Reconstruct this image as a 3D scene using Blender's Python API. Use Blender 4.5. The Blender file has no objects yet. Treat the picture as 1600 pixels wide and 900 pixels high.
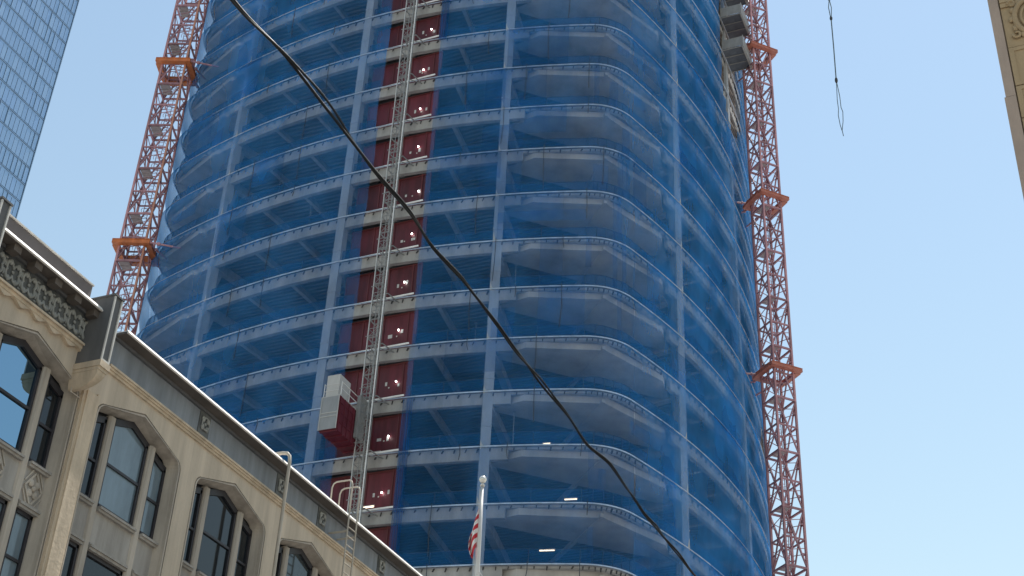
import bpy, bmesh, math, random
from mathutils import Vector, Matrix
random.seed(7)
C = bpy.context.scene
col = C.collection
R = math.radians

# ------------------------------------------------------------------ camera
cd = bpy.data.cameras.new("camera")
cam = bpy.data.objects.new("camera", cd)
col.objects.link(cam)
F_PX = 2220.0
up_c = Vector((179.0, 3410.0, F_PX)).normalized()
fw_c = Vector((0, 0, 1))
fh_c = (fw_c - up_c * fw_c.dot(up_c)).normalized()
rt_c = up_c.cross(fh_c)
if rt_c.x < 0: rt_c = -rt_c
SA = R(24.38)
def to_world(i):
    x, y, z = rt_c[i], fh_c[i], up_c[i]
    return Vector((x*math.cos(SA)-y*math.sin(SA), x*math.sin(SA)+y*math.cos(SA), z))
ax, ay, az = to_world(0), to_world(1), to_world(2)
m = Matrix.Identity(4)
for r in range(3):
    m[r][0], m[r][1], m[r][2] = ax[r], ay[r], -az[r]
cam.matrix_world = m                       # the eye is the origin, the ground lies at z = -1.6
cd.sensor_width = 36.0
cd.lens = F_PX/1600*36
cd.clip_start = 0.1
cd.clip_end = 6000
C.camera = cam

# ------------------------------------------------------------------ sky, sun, exposure
SUN_EL, SUN_AZ = 67.0, 12.0                # azimuth from +Y towards +X
w = bpy.data.worlds.new("World"); C.world = w; w.use_nodes = True
nt = w.node_tree
sky = nt.nodes.new("ShaderNodeTexSky"); sky.sky_type = 'NISHITA'
sky.sun_disc = False
sky.sun_elevation = R(SUN_EL); sky.sun_rotation = R(SUN_AZ)
sky.air_density = 2.15; sky.dust_density = 0.2; sky.ozone_density = 0.0
bg = nt.nodes["Background"]; bg.inputs[1].default_value = 0.1
nt.links.new(sky.outputs[0], bg.inputs[0])
sd = bpy.data.lights.new("sun", 'SUN'); sd.energy = 5.0; sd.angle = R(0.5); sd.color = (1, .96, .9)
so = bpy.data.objects.new("sun", sd); col.objects.link(so)
sdir = Vector((math.sin(R(SUN_AZ))*math.cos(R(SUN_EL)), math.cos(R(SUN_AZ))*math.cos(R(SUN_EL)), math.sin(R(SUN_EL))))
so.rotation_euler = sdir.to_track_quat('Z', 'Y').to_euler()
so.location = (0, 0, 60)
C.view_settings.view_transform = 'Standard'
C.view_settings.look = 'None'
C.view_settings.exposure = 0.45
C.view_settings.gamma = 1.0
C.cycles.transparent_max_bounces = 24
C.cycles.max_bounces = 8

# ------------------------------------------------------------------ materials
def mat(name, color, rough=.7, metal=0., noise=None, bump=None, spec=.5, scale=1.0, emis=None):
    m = bpy.data.materials.new(name); m.use_nodes = True
    n = m.node_tree.nodes; l = m.node_tree.links
    b = n["Principled BSDF"]
    b.inputs["Base Color"].default_value = (*color, 1)
    b.inputs["Roughness"].default_value = rough
    b.inputs["Metallic"].default_value = metal
    b.inputs["Specular IOR Level"].default_value = spec
    if emis:
        b.inputs["Emission Color"].default_value = (*emis[0], 1); b.inputs["Emission Strength"].default_value = emis[1]
    tc = n.new("ShaderNodeTexCoord")
    if noise:
        amt, sc = noise
        t = n.new("ShaderNodeTexNoise"); t.inputs["Scale"].default_value = sc; t.inputs["Detail"].default_value = 8
        t.inputs["Roughness"].default_value = .65
        mp = n.new("ShaderNodeMapping"); mp.inputs["Scale"].default_value = (1, 1, .35)
        l.new(tc.outputs["Object"], mp.inputs[0]); l.new(mp.outputs[0], t.inputs[0])
        r = n.new("ShaderNodeValToRGB")
        r.color_ramp.elements[0].position = .3; r.color_ramp.elements[1].position = .7
        r.color_ramp.elements[0].color = (*[c*(1-amt) for c in color], 1)
        r.color_ramp.elements[1].color = (*[min(1, c*(1+amt)) for c in color], 1)
        l.new(t.outputs[0], r.inputs[0]); l.new(r.outputs[0], b.inputs["Base Color"])
    if bump:
        st, sc = bump
        t = n.new("ShaderNodeTexNoise"); t.inputs["Scale"].default_value = sc; t.inputs["Detail"].default_value = 6
        l.new(tc.outputs["Object"], t.inputs[0])
        bp = n.new("ShaderNodeBump"); bp.inputs["Strength"].default_value = st; bp.inputs["Distance"].default_value = .05
        l.new(t.outputs[0], bp.inputs["Height"]); l.new(bp.outputs[0], b.inputs["Normal"])
    return m

def ribbed(name, color, period, noise=.2):
    """metal deck seen from below: fine ribs running along X"""
    m = mat(name, color, .6, 0, (noise, .6))
    n = m.node_tree.nodes; l = m.node_tree.links; b = n["Principled BSDF"]
    tc = n.new("ShaderNodeTexCoord")
    wv = n.new("ShaderNodeTexWave"); wv.bands_direction = 'Y'; wv.inputs["Scale"].default_value = 2*math.pi/20/period
    l.new(tc.outputs["Object"], wv.inputs[0])
    bp = n.new("ShaderNodeBump"); bp.inputs["Strength"].default_value = 1; bp.inputs["Distance"].default_value = .08
    l.new(wv.outputs[1], bp.inputs["Height"]); l.new(bp.outputs[0], b.inputs["Normal"])
    return m

def net_mat(name, color, opacity, trans):
    """fine woven safety mesh: part open holes, part blue threads that also pass light on"""
    m = bpy.data.materials.new(name); m.use_nodes = True
    n = m.node_tree.nodes; l = m.node_tree.links
    for x in list(n): n.remove(x)
    out = n.new("ShaderNodeOutputMaterial")
    tp = n.new("ShaderNodeBsdfTransparent")
    df = n.new("ShaderNodeBsdfDiffuse"); tr = n.new("ShaderNodeBsdfTranslucent")
    mx = n.new("ShaderNodeMixShader"); mx.inputs[0].default_value = trans
    mo = n.new("ShaderNodeMixShader")
    tc = n.new("ShaderNodeTexCoord")
    nz = n.new("ShaderNodeTexNoise"); nz.inputs["Scale"].default_value = .25; nz.inputs["Detail"].default_value = 7
    l.new(tc.outputs["Object"], nz.inputs[0])
    r = n.new("ShaderNodeValToRGB")
    r.color_ramp.elements[0].color = (*[c*.70 for c in color], 1); r.color_ramp.elements[1].color = (*[c*1.25 for c in color], 1)
    r.color_ramp.elements[0].position = .3; r.color_ramp.elements[1].position = .7
    l.new(nz.outputs[0], r.inputs[0])
    l.new(r.outputs[0], df.inputs[0]); l.new(r.outputs[0], tr.inputs[0])
    mr = n.new("ShaderNodeMapRange"); mr.inputs[1].default_value = .3; mr.inputs[2].default_value = .7
    mr.inputs[3].default_value = 1-opacity*.74; mr.inputs[4].default_value = 1-opacity*1.26
    nz2 = n.new("ShaderNodeTexNoise"); nz2.inputs["Scale"].default_value = .5; nz2.inputs["Detail"].default_value = 5
    mp = n.new("ShaderNodeMapping"); mp.inputs["Scale"].default_value = (1, 1, .3); mp.inputs["Location"].default_value = (3, 5, 1)
    l.new(tc.outputs["Object"], mp.inputs[0]); l.new(mp.outputs[0], nz2.inputs[0]); l.new(nz2.outputs[0], mr.inputs[0])
    # woven mesh closes up when looked at slantwise: gap share = gap ** (1 / cos)
    lw = n.new("ShaderNodeLayerWeight"); lw.inputs[0].default_value = .5
    co = n.new("ShaderNodeMath"); co.operation = 'SUBTRACT'; co.inputs[0].default_value = 1.0; l.new(lw.outputs["Facing"], co.inputs[1])
    cm = n.new("ShaderNodeMath"); cm.operation = 'MAXIMUM'; cm.inputs[1].default_value = .36; l.new(co.outputs[0], cm.inputs[0])
    iv = n.new("ShaderNodeMath"); iv.operation = 'DIVIDE'; iv.inputs[0].default_value = 1.0; l.new(cm.outputs[0], iv.inputs[1])
    pw = n.new("ShaderNodeMath"); pw.operation = 'POWER'; l.new(mr.outputs[0], pw.inputs[0]); l.new(iv.outputs[0], pw.inputs[1])
    op = n.new("ShaderNodeMath"); op.operation = 'SUBTRACT'; op.inputs[0].default_value = 1.0; l.new(pw.outputs[0], op.inputs[1])
    l.new(df.outputs[0], mx.inputs[1]); l.new(tr.outputs[0], mx.inputs[2])
    l.new(op.outputs[0], mo.inputs[0]); l.new(tp.outputs[0], mo.inputs[1]); l.new(mx.outputs[0], mo.inputs[2])
    l.new(mo.outputs[0], out.inputs[0])
    return m

def chain(m, fac_node_out):
    """multiply whatever feeds the base colour by a grey factor"""
    n = m.node_tree.nodes; l = m.node_tree.links; b = n["Principled BSDF"]; inp = b.inputs["Base Color"]
    mx = n.new("ShaderNodeMix"); mx.data_type = 'RGBA'; mx.blend_type = 'MULTIPLY'; mx.inputs[0].default_value = 1
    if inp.is_linked: l.new(inp.links[0].from_socket, mx.inputs[6])
    else: mx.inputs[6].default_value = inp.default_value
    l.new(fac_node_out, mx.inputs[7]); l.new(mx.outputs[2], inp)
    return m
def vary(m, amt):
    """each copy of the part a little lighter or darker, as with mismatched or faded sections"""
    n = m.node_tree.nodes; l = m.node_tree.links
    oi = n.new("ShaderNodeObjectInfo"); mr = n.new("ShaderNodeMapRange"); mr.inputs[3].default_value = 1-amt; mr.inputs[4].default_value = 1+amt
    l.new(oi.outputs["Random"], mr.inputs[0]); return chain(m, mr.outputs[0])
def streak(m, amt, sc):
    """rain streaks and soot running down the surface"""
    n = m.node_tree.nodes; l = m.node_tree.links
    tc = n.new("ShaderNodeTexCoord"); mp = n.new("ShaderNodeMapping"); mp.inputs["Scale"].default_value = (sc*2.2, sc*2.2, sc*.14)
    t = n.new("ShaderNodeTexNoise"); t.inputs["Scale"].default_value = 1; t.inputs["Detail"].default_value = 9; t.inputs["Roughness"].default_value = .7
    l.new(tc.outputs["Object"], mp.inputs[0]); l.new(mp.outputs[0], t.inputs[0])
    mr = n.new("ShaderNodeMapRange"); mr.inputs[1].default_value = .35; mr.inputs[2].default_value = .62
    mr.inputs[3].default_value = 1-amt; mr.inputs[4].default_value = 1.0
    l.new(t.outputs[0], mr.inputs[0]); return chain(m, mr.outputs[0])
M = {}
M['concrete'] = mat('concrete', (.34, .34, .335), .85, 0, (.3, .9), (.25, 6))
M['soffit'] = mat('soffit', (.42, .415, .40), .85, 0, (.25, .5), (.2, 4))
M['deck'] = ribbed('deck', (.17, .175, .175), .45)
M['core'] = mat('core', (.22, .22, .21), .9, 0, (.3, .4))
M['steel_grey'] = mat('steel_grey', (.35, .37, .39), .6, 0, (.15, 1.5))
M['beam'] = mat('beam', (.40, .395, .38), .8, 0, (.25, 1))
M['edge_white'] = mat('edge_white', (.82, .82, .80), .45, 0, (.12, 3))
M['edge_rope'] = mat('edge_rope', (.50, .58, .68), .5, 0, (.3, 1.2))
M['dark'] = mat('dark', (.04, .04, .045), .7)
M['net'] = net_mat('net', (.052, .32, .78), .26, .5)
M['net_dense'] = net_mat('net_dense', (.02, .175, .46), .32, .5)
M['net_patch'] = net_mat('net_patch', (.035, .23, .58), .17, .5)
M['red_gate'] = vary(streak(mat('red_gate', (.115, .017, .028), .55, 0, (.35, .8), (.1, 5)), .35, 1.2), .3)
M['gate_frame'] = mat('gate_frame', (.11, .022, .026), .5, 0, (.2, 2))
M['paper'] = mat('paper', (.52, .52, .51), .7, 0, (.1, 6))
M['galv'] = mat('galv', (.27, .275, .27), .5, .2, (.2, 4))
M['galv_light'] = mat('galv_light', (.75, .75, .73), .4, .2, (.1, 4))
M['cabin_grey'] = mat('cabin_grey', (.27, .28, .29), .5, .2, (.12, 2))
M['cabin_white'] = mat('cabin_white', (.42, .42, .41), .5, 0, (.1, 2))
M['cabin_red'] = mat('cabin_red', (.115, .013, .024), .5, 0, (.25, 2))
M['crane_red'] = vary(mat('crane_red', (.45, .23, .245), .55, 0, (.35, .9)), .25)
M['crane_dark'] = vary(mat('crane_dark', (.33, .175, .20), .55, 0, (.3, .9)), .25)
M['orange'] = mat('orange', (.52, .155, .045), .5, 0, (.3, 1.2))
M['chord_sunlit'] = mat('chord_sunlit', (.46, .21, .145), .5, 0, (.25, .7))  # sun falling on the near chord is put into this paler colour
M['collar_red'] = mat('collar_red', (.44, .15, .10), .5, 0, (.25, 1.2))
M['grating'] = mat('grating', (.42, .38, .38), .6, 0, (.2, 2))
M['cream'] = streak(mat('cream', (.60, .50, .385), .85, 0, (.16, .5), (.15, 9)), .24, .9)
M['cream_warm'] = streak(mat('cream_warm', (.63, .51, .375), .85, 0, (.18, 1.4), (.2, 9)), .25, 1.6)
M['cream_grey'] = streak(mat('cream_grey', (.49, .43, .36), .85, 0, (.2, .7), (.15, 9)), .3, 1.3)
M['spandrel_grey'] = streak(mat('spandrel_grey', (.38, .35, .315), .85, 0, (.2, .7), (.15, 9)), .3, 1.3)
M['frieze'] = streak(mat('frieze', (.24, .262, .29), .75, 0, (.2, .9), (.15, 8)), .28, 1.0)
M['frieze_dark'] = mat('frieze_dark', (.105, .11, .108), .7, 0, (.3, 1.5), (.2, 8))
M['ornament'] = mat('ornament', (.27, .27, .25), .7, 0, (.35, 4))
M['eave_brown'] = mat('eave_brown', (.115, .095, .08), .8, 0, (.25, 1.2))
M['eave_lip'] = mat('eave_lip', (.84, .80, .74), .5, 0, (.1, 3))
M['parapet'] = mat('parapet', (.125, .11, .108), .8, 0, (.2, 1.2))
M['pil_grey'] = mat('pil_grey', (.12, .12, .122), .75, 0, (.2, 2))
M['rim'] = mat('rim', (.58, .56, .52), .6, 0, (.2, 4))
M['sash'] = mat('sash', (.028, .026, .032), .5, 0, (.2, 4))
M['glass_dark'] = mat('glass_dark', (.012, .016, .02), .05, 0, spec=.5)
M['glass_mid'] = mat('glass_mid', (.03, .04, .045), .06, 0, (.5, .8), spec=.6)
M['glass_blind'] = mat('glass_blind', (.15, .20, .235), .08, 0, (.35, .9), spec=.7)
M['glass_sky'] = mat('glass_sky', (.22, .35, .46), .015, 1.0)
M['pipe'] = mat('pipe', (.44, .39, .32), .6, 0, (.18, 4))
M['tan'] = mat('tan', (.38, .28, .165), .85, 0, (.18, 1.0), (.2, 7))
M['tan_pink'] = mat('tan_pink', (.39, .305, .25), .85, 0, (.15, 1.2), (.2, 7))
M['tan_dark'] = mat('tan_dark', (.17, .125, .085), .85, 0, (.3, 2))
M['wire'] = mat('wire', (.012, .012, .013), .5, 0, (.4, 20), None, .25)
M['wire_grey'] = mat('wire_grey', (.02, .02, .021), .55, 0, (.3, 20), None, .25)
M['rope'] = mat('rope', (.035, .05, .07), .7)
M['sling'] = mat('sling', (.10, .14, .15), .6, 0, (.2, 2))
M['pole'] = mat('pole', (.62, .60, .57), .45, .1, (.12, 3))
M['gold'] = mat('gold', (.75, .73, .68), .3, .3, (.1, 3))
M['asphalt'] = mat('asphalt', (.05, .05, .05), .9, 0, (.3, 3))
M['paving'] = mat('paving', (.28, .27, .25), .9, 0, (.2, 2))
M['ground'] = mat('ground', (.315, .305, .295), .9, 0, (.2, .05))
M['paint'] = mat('paint', (.75, .75, .72), .7, 0, (.15, 5))
M['roof'] = mat('roof', (.2, .2, .2), .9, 0, (.2, 1))
M['glass_frame'] = mat('glass_frame', (.25, .36, .48), .4, .6)  # distance haze put into the glass tower's frame, spandrel and pane colours
M['spandrel'] = mat('spandrel', (.33, .44, .56), .25, .75, (.1, .3))
M['panes'] = [mat('tower_glass', c, r_, .85, (.12, .12)) for c, r_ in
              [((.36, .465, .575), .2), ((.35, .455, .565), .2), ((.37, .475, .58), .22), ((.355, .465, .59), .2), ((.335, .44, .55), .2)]]
M['bulb'] = mat('bulb', (1, 1, 1), .5, emis=((1, .97, .92), 14))
M['tube'] = mat('tube', (1, 1, 1), .5, emis=((1, .80, .56), 2.6))
M['fitting'] = mat('fitting', (.5, .5, .5), .5)
M['plat_white'] = mat('plat_white', (.27, .265, .25), .5, .1, (.15, 2))
M['plat_dark'] = mat('plat_dark', (.09, .105, .125), .6, 0, (.3, 2))
M['rust'] = mat('rust', (.11, .085, .07), .85, 0, (.45, 3))

# flag cloth: thirteen stripes and a starred blue canton laid out by the UV map of the cloth
def flag_mat():
    m = bpy.data.materials.new('flag_cloth'); m.use_nodes = True
    n = m.node_tree.nodes; l = m.node_tree.links; b = n["Principled BSDF"]; b.inputs["Roughness"].default_value = .8
    uv = n.new("ShaderNodeUVMap"); sp = n.new("ShaderNodeSeparateXYZ"); l.new(uv.outputs[0], sp.inputs[0])
    def math_(op, a, bb):
        k = n.new("ShaderNodeMath"); k.operation = op
        for i, v in enumerate((a, bb)):
            if v is None: continue
            if isinstance(v, (int, float)): k.inputs[i].default_value = v
            else: l.new(v, k.inputs[i])
        return k.outputs[0]
    st = math_('MODULO', math_('FLOOR', math_('MULTIPLY', sp.outputs[1], 13.0), None), 2.0)
    mix = n.new("ShaderNodeMix"); mix.data_type = 'RGBA'
    l.new(st, mix.inputs[0]); mix.inputs[6].default_value = (.55, .035, .05, 1); mix.inputs[7].default_value = (.80, .78, .76, 1)
    can = math_('MULTIPLY', math_('LESS_THAN', sp.outputs[0], .4), math_('GREATER_THAN', sp.outputs[1], 6/13))
    fu = math_('SUBTRACT', math_('FRACT', math_('MULTIPLY', sp.outputs[0], 15.0), None), .5)
    fv = math_('SUBTRACT', math_('FRACT', math_('MULTIPLY', sp.outputs[1], 16.7), None), .5)
    star = math_('LESS_THAN', math_('ADD', math_('MULTIPLY', fu, fu), math_('MULTIPLY', fv, fv)), .07)
    mc = n.new("ShaderNodeMix"); mc.data_type = 'RGBA'
    l.new(star, mc.inputs[0]); mc.inputs[6].default_value = (.03, .045, .16, 1); mc.inputs[7].default_value = (.8, .8, .8, 1)
    m2 = n.new("ShaderNodeMix"); m2.data_type = 'RGBA'
    l.new(can, m2.inputs[0]); l.new(mix.outputs[2], m2.inputs[6]); l.new(mc.outputs[2], m2.inputs[7])
    l.new(m2.outputs[2], b.inputs["Base Color"])
    return m
M['flag'] = flag_mat()

# ------------------------------------------------------------------ helpers
class MB:
    def __init__(s): s.v = []; s.f = []
    def quad(s, a, b, c, d):
        k = len(s.v); s.v += [a, b, c, d]; s.f.append((k, k+1, k+2, k+3)); return s
    def poly(s, pts):
        k = len(s.v); s.v += list(pts); s.f.append(tuple(range(k, k+len(pts)))); return s
    def hexa(s, p):   # 8 points: bottom ring 0-3, top ring 4-7
        k = len(s.v); s.v += p
        for f in ((0, 3, 2, 1), (4, 5, 6, 7), (0, 1, 5, 4), (1, 2, 6, 5), (2, 3, 7, 6), (3, 0, 4, 7)):
            s.f.append(tuple(k+i for i in f))
        return s
    def box(s, x0, x1, y0, y1, z0, z1):
        return s.hexa([(x0, y0, z0), (x1, y0, z0), (x1, y1, z0), (x0, y1, z0), (x0, y0, z1), (x1, y0, z1), (x1, y1, z1), (x0, y1, z1)])
    def bar(s, p, q, wd, ht=None, upv=None):
        ht = ht or wd
        p, q = Vector(p), Vector(q); d = (q-p).normalized()
        u = Vector(upv) if upv else (Vector((0, 0, 1)) if abs(d.z) < .95 else Vector((1, 0, 0)))
        a = d.cross(u).normalized()*wd/2; b = a.cross(d).normalized()*ht/2
        return s.hexa([tuple(x) for x in (p-a-b, p+a-b, p+a+b, p-a+b, q-a-b, q+a-b, q+a+b, q-a+b)])
    def tube(s, pts, r, n=8, cap=True):
        pts = [Vector(p) for p in pts]; k0 = len(s.v); prev = None
        rr = r if isinstance(r, (list, tuple)) else [r]*len(pts)
        for i, p in enumerate(pts):
            d = (pts[min(i+1, len(pts)-1)]-pts[max(i-1, 0)]).normalized()
            if prev is None:
                u = Vector((0, 0, 1)) if abs(d.z) < .9 else Vector((1, 0, 0))
                a = d.cross(u).normalized()
            else:
                a = (prev-d*prev.dot(d)).normalized()
            prev = a; b = d.cross(a)
            for j in range(n):
                t = 2*math.pi*j/n; s.v.append(tuple(p+(a*math.cos(t)+b*math.sin(t))*rr[i]))
        for i in range(len(pts)-1):
            for j in range(n):
                s.f.append((k0+i*n+j, k0+i*n+(j+1) % n, k0+(i+1)*n+(j+1) % n, k0+(i+1)*n+j))
        if cap:
            s.f.append(tuple(k0+j for j in reversed(range(n)))); s.f.append(tuple(k0+(len(pts)-1)*n+j for j in range(n)))
        return s
    def prism(s, pts, off):   # pts: outline, off: extrusion vector
        k = len(s.v); n = len(pts); off = Vector(off)
        s.v += [tuple(p) for p in pts]+[tuple(Vector(p)+off) for p in pts]
        s.f.append(tuple(k+i for i in reversed(range(n)))); s.f.append(tuple(k+n+i for i in range(n)))
        for i in range(n):
            j = (i+1) % n; s.f.append((k+i, k+j, k+n+j, k+n+i))
        return s
    def ball(s, c, r, n=10, m_=6, sc=(1, 1, 1)):
        k = len(s.v)
        for i in range(m_+1):
            th = math.pi*i/m_
            for j in range(n):
                ph = 2*math.pi*j/n
                s.v.append((c[0]+r*sc[0]*math.sin(th)*math.cos(ph), c[1]+r*sc[1]*math.sin(th)*math.sin(ph), c[2]+r*sc[2]*math.cos(th)))
        for i in range(m_):
            for j in range(n):
                s.f.append((k+i*n+j, k+(i+1)*n+j, k+(i+1)*n+(j+1) % n, k+i*n+(j+1) % n))
        return s
    def mesh(s, name, material, smooth=False):
        me = bpy.data.meshes.new(name); me.from_pydata(s.v, [], s.f)
        bm = bmesh.new(); bm.from_mesh(me)
        bmesh.ops.remove_doubles(bm, verts=bm.verts, dist=1e-5)
        bmesh.ops.recalc_face_normals(bm, faces=bm.faces); bm.to_mesh(me); bm.free()
        for mm in (material if isinstance(material, (list, tuple)) else [material]): me.materials.append(mm)
        if smooth:
            for p in me.polygons: p.use_smooth = True
        return me
    def build(s, name, material, parent=None, smooth=False):
        return link(name, s.mesh(name, material, smooth), parent)

def link(name, me, parent=None, loc=(0, 0, 0), rz=0.):
    o = bpy.data.objects.new(name, me); col.objects.link(o)
    if parent: o.parent = parent
    o.location = loc; o.rotation_euler = (0, 0, rz)
    return o
def tag(o, label=None, cat=None, group=None, kind=None):
    if label: o['label'] = label
    if cat: o['category'] = cat
    if group: o['group'] = group
    if kind: o['kind'] = kind
    return o
def thing(name, label, cat, loc=(0, 0, 0), rz=0., group=None):
    o = bpy.data.objects.new(name, None); col.objects.link(o); o.location = loc; o.rotation_euler = (0, 0, rz)
    o.empty_display_size = .5
    return tag(o, label, cat, group)

# ------------------------------------------------------------------ ground and street (below the frame)
G = -1.6
tag(MB().quad((-2500, -2500, G-.14), (2500, -2500, G-.14), (2500, 2500, G-.14), (-2500, 2500, G-.14)).build('ground', M['ground']), kind='structure')
tag(MB().box(-19, -2.2, -60, 66, G-.13, G-.12).build('road', M['asphalt']), kind='structure')
tag(MB().box(-23.4, -19, -60, 66, G-.13, G).build('pavement', M['paving']), kind='structure')
tag(MB().box(-2.2, 6, -60, 33, G-.13, G).build('pavement', M['paving']), kind='structure')
lm = MB()
for k in range(20): lm.box(-10.7, -10.55, -50+k*6, -47+k*6, G-.119, G-.115)
tag(lm.build('road_marking', M['paint']), kind='structure')

# ================================================================== TOWER
CX, CY, HALF, RR2, DJ = -49.2, 100.8, 24.7, 115.0, 19.0
FH, H0 = 4.2, 34.44
N0, N1 = -2, 16
def fz(n): return H0+FH*n
def quarter():
    """plan outline, front side from left to right then the front right corner; repeated by turning"""
    pts = []
    for i in range(25):
        d = -DJ+2*DJ*i/24; pts.append((d, -(HALF-d*d/RR2)))
    p0 = Vector((DJ, -(HALF-DJ*DJ/RR2))); p2 = Vector((HALF-DJ*DJ/RR2, -DJ))
    s = 2*DJ/RR2
    x = (p2.x-s*(-DJ-p0.y)*-1)  # tangent meeting point found numerically below
    t1 = Vector((1, s)).normalized(); t2 = Vector((s, 1)).normalized()
    den = t1.x*(-t2.y)-t1.y*(-t2.x)
    dx, dy = p2.x-p0.x, p2.y-p0.y
    a = (dx*(-t2.y)-dy*(-t2.x))/den
    c = p0+t1*a
    for i in range(1, 10):
        t = i/10; q = p0*(1-t)**2+c*2*t*(1-t)+p2*t*t; pts.append((q.x, q.y))
    return pts
Q = quarter()
def rot(p, k):
    x, y = p
    for _ in range(k): x, y = -y, x
    return (x, y)
PLAN = [rot(p, k) for k in range(4) for p in Q]     # counter-clockwise seen from above
NP = len(PLAN)
NRM = []
for i in range(NP):
    a, b = PLAN[i-1], PLAN[(i+1) % NP]
    d = Vector((b[0]-a[0], b[1]-a[1])).normalized(); NRM.append((d.y, -d.x))
def pp(i, off=0.): return (CX+PLAN[i % NP][0]+NRM[i % NP][0]*off, CY+PLAN[i % NP][1]+NRM[i % NP][1]*off)

tower = thing('unfinished_tower', 'rounded concrete high-rise under construction wrapped in blue safety netting', 'tower', (CX, CY, G))
def tp(mb, name, m_, parent=tower, smooth=False):
    """part of the tower: world coordinates brought into the frame of its parent"""
    off = Vector((0, 0, 0)); p = parent
    while p is not None: off += p.location; p = p.parent
    mb.v = [(x-off.x, y-off.y, z-off.z) for x, y, z in mb.v]
    return mb.build(name, m_, parent, smooth)

# polygonal underside at the corners: apex on the diagonal and two steps
def corner_pts(k):
    st = (15.1, -(22.5)); ap = (20.15, -20.75)
    def m_(p): return (CX+rot(p, k)[0], CY+rot(p, k)[1])
    return m_(st), m_(ap), m_((22.5, -15.1)), m_((13.7, -22.3)), m_((22.3, -13.9))

IDX_FRONT = range(0, 25)
def floor_meshes():
    """one floor's meshes around z = 0 at the slab top, tower centre at the origin; shared by every floor"""
    P = [(PLAN[i][0], PLAN[i][1]) for i in range(NP)]
    def off(i, o): return (P[i % NP][0]+NRM[i % NP][0]*o, P[i % NP][1]+NRM[i % NP][1]*o)
    deck = MB()
    deck.prism([(x, y, -.16) for x, y in [off(i, -.02) for i in range(NP)]], (0, 0, .15))
    # edge beam: deep on the straight sides, shallower and cut to straight lines at the corners
    prof = []
    for i in range(NP):
        k, j = divmod(i, len(Q))
        x, y = rot(P[i], (4-k) % 4)
        dd = .92
        if x > 15.1 or (x < -15.1): dd = .22
        prof.append(dd)
    eb = MB()
    for i in range(NP):
        j = (i+1) % NP
        d = prof[i]
        if prof[i] != prof[j]: d = .22
        a, b, a2, b2 = off(i, 0), off(j, 0), off(i, -.34), off(j, -.34)
        eb.hexa([(*a, -d), (*b, -d), (*b2, -d), (*a2, -d), (*a, -.02), (*b, -.02), (*b2, -.02), (*a2, -.02)])
    strip = MB()
    for i in range(NP):
        j = (i+1) % NP
        a, b, a2, b2 = off(i, .26), off(j, .26), off(i, .15), off(j, .15)
        a3, b3 = off(i, .19), off(j, .19)
        strip.hexa([(*a, -.05), (*b, -.05), (*b2, -.05), (*a2, -.05), (*a3, .055), (*b3, .055), (*b2, .055), (*a2, .055)])
    br = MB()
    tot = 0.
    for i in range(NP):
        j = (i+1) % NP
        a, b = Vector(off(i, .012)), Vector(off(j, .012)); L = (b-a).length; n = max(1, round(L/1.0))
        for q in range(n):
            t = (q+.5)/n; c = a.lerp(b, t); d = (b-a).normalized(); nn = Vector((d.y, -d.x))
            h = .16+.12*random.random(); wdt = .03+.04*random.random()
            p0, p1 = c-d*wdt, c+d*wdt; sk = d*random.uniform(.02, .12)
            br.prism([(p0.x, p0.y, -.1), (p1.x, p1.y, -.1), (p1.x-sk.x, p1.y-sk.y, -.1-h), (p0.x-sk.x+d.x*.03, p0.y-sk.y+d.y*.03, -.1-h)], (nn.x*.06, nn.y*.06, 0))
    gn = MB()
    for i in range(NP):
        j = (i+1) % NP
        a, b = off(i, -.15), off(j, -.15)
        if a[1] < -20 and b[0] > 1.85 and a[0] < 6.9:
            def cut(x): t_ = (x-a[0])/(b[0]-a[0]); return (x, a[1]+(b[1]-a[1])*t_)
            if a[0] < 1.85: b = cut(1.85)
            elif b[0] > 6.9: a = cut(6.9)
            else: continue
        gn.quad((*a, .06), (*b, .06), (*b, 1.15), (*a, 1.15))
    rail = MB()
    for i in range(NP):
        j = (i+1) % NP
        a, b = off(i, -.16), off(j, -.16)
        if a[1] < -20 and b[0] > 1.85 and a[0] < 6.9: continue
        rail.bar((*a, 1.16+.03*math.sin(i)), (*b, 1.16+.03*math.sin(i+1)), .035)
        if i % 2 == 0: rail.bar((*a, .04), (*a, 1.18), .045)
    return deck.mesh('floor_slab', M['deck']), eb.mesh('edge_beam', M['concrete']), strip.mesh('edge_rope', M['edge_rope']), \
        br.mesh('edge_bracket', M['dark']), gn.mesh('guard_net', M['net_dense']), rail.mesh('guard_rail', M['dark'])
ME = floor_meshes()
# corner underside plates (four, one mesh each turned)
def corner_mesh(k):
    b = MB()
    lo = [rot(p, k) for p in ((15.1, -22.66), (20.22, -20.55), (22.66, -15.1), (22.2, -12.2), (12.2, -22.2))]
    b.prism([(x, y, -.70) for x, y in lo], (0, 0, .52))
    return b.mesh('corner_soffit', M['soffit'])
CM = [corner_mesh(k) for k in range(4)]
def corner_rib_mesh(k):
    b = MB()
    p, q = rot((20.2, -20.8), k), rot((11, -11), k)
    b.bar((*p, -.62), (*q, -.62), .26, .26)
    return b.mesh('diagonal_girder', M['soffit'])
CR = [corner_rib_mesh(k) for k in range(4)]
def girder_mesh(a, b_, wd, dz, name='girder'):
    b = MB(); b.bar((*a, -dz/2-.15), (*b_, -dz/2-.15), wd, dz); return b.mesh(name, M['beam'])
GM = []
for k in range(4):
    for d in (-12.6, -8.4, -4.2, 0, 4.2, 8.4, 12.6):
        main = abs(d) < .1 or abs(d) > 12
        a = rot((d, -(HALF-.4-d*d/RR2)), k); b_ = rot((d*.8, -11), k)
        GM.append(girder_mesh(a, b_, .5 if main else .3, .75 if main else .5, 'girder'))
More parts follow.
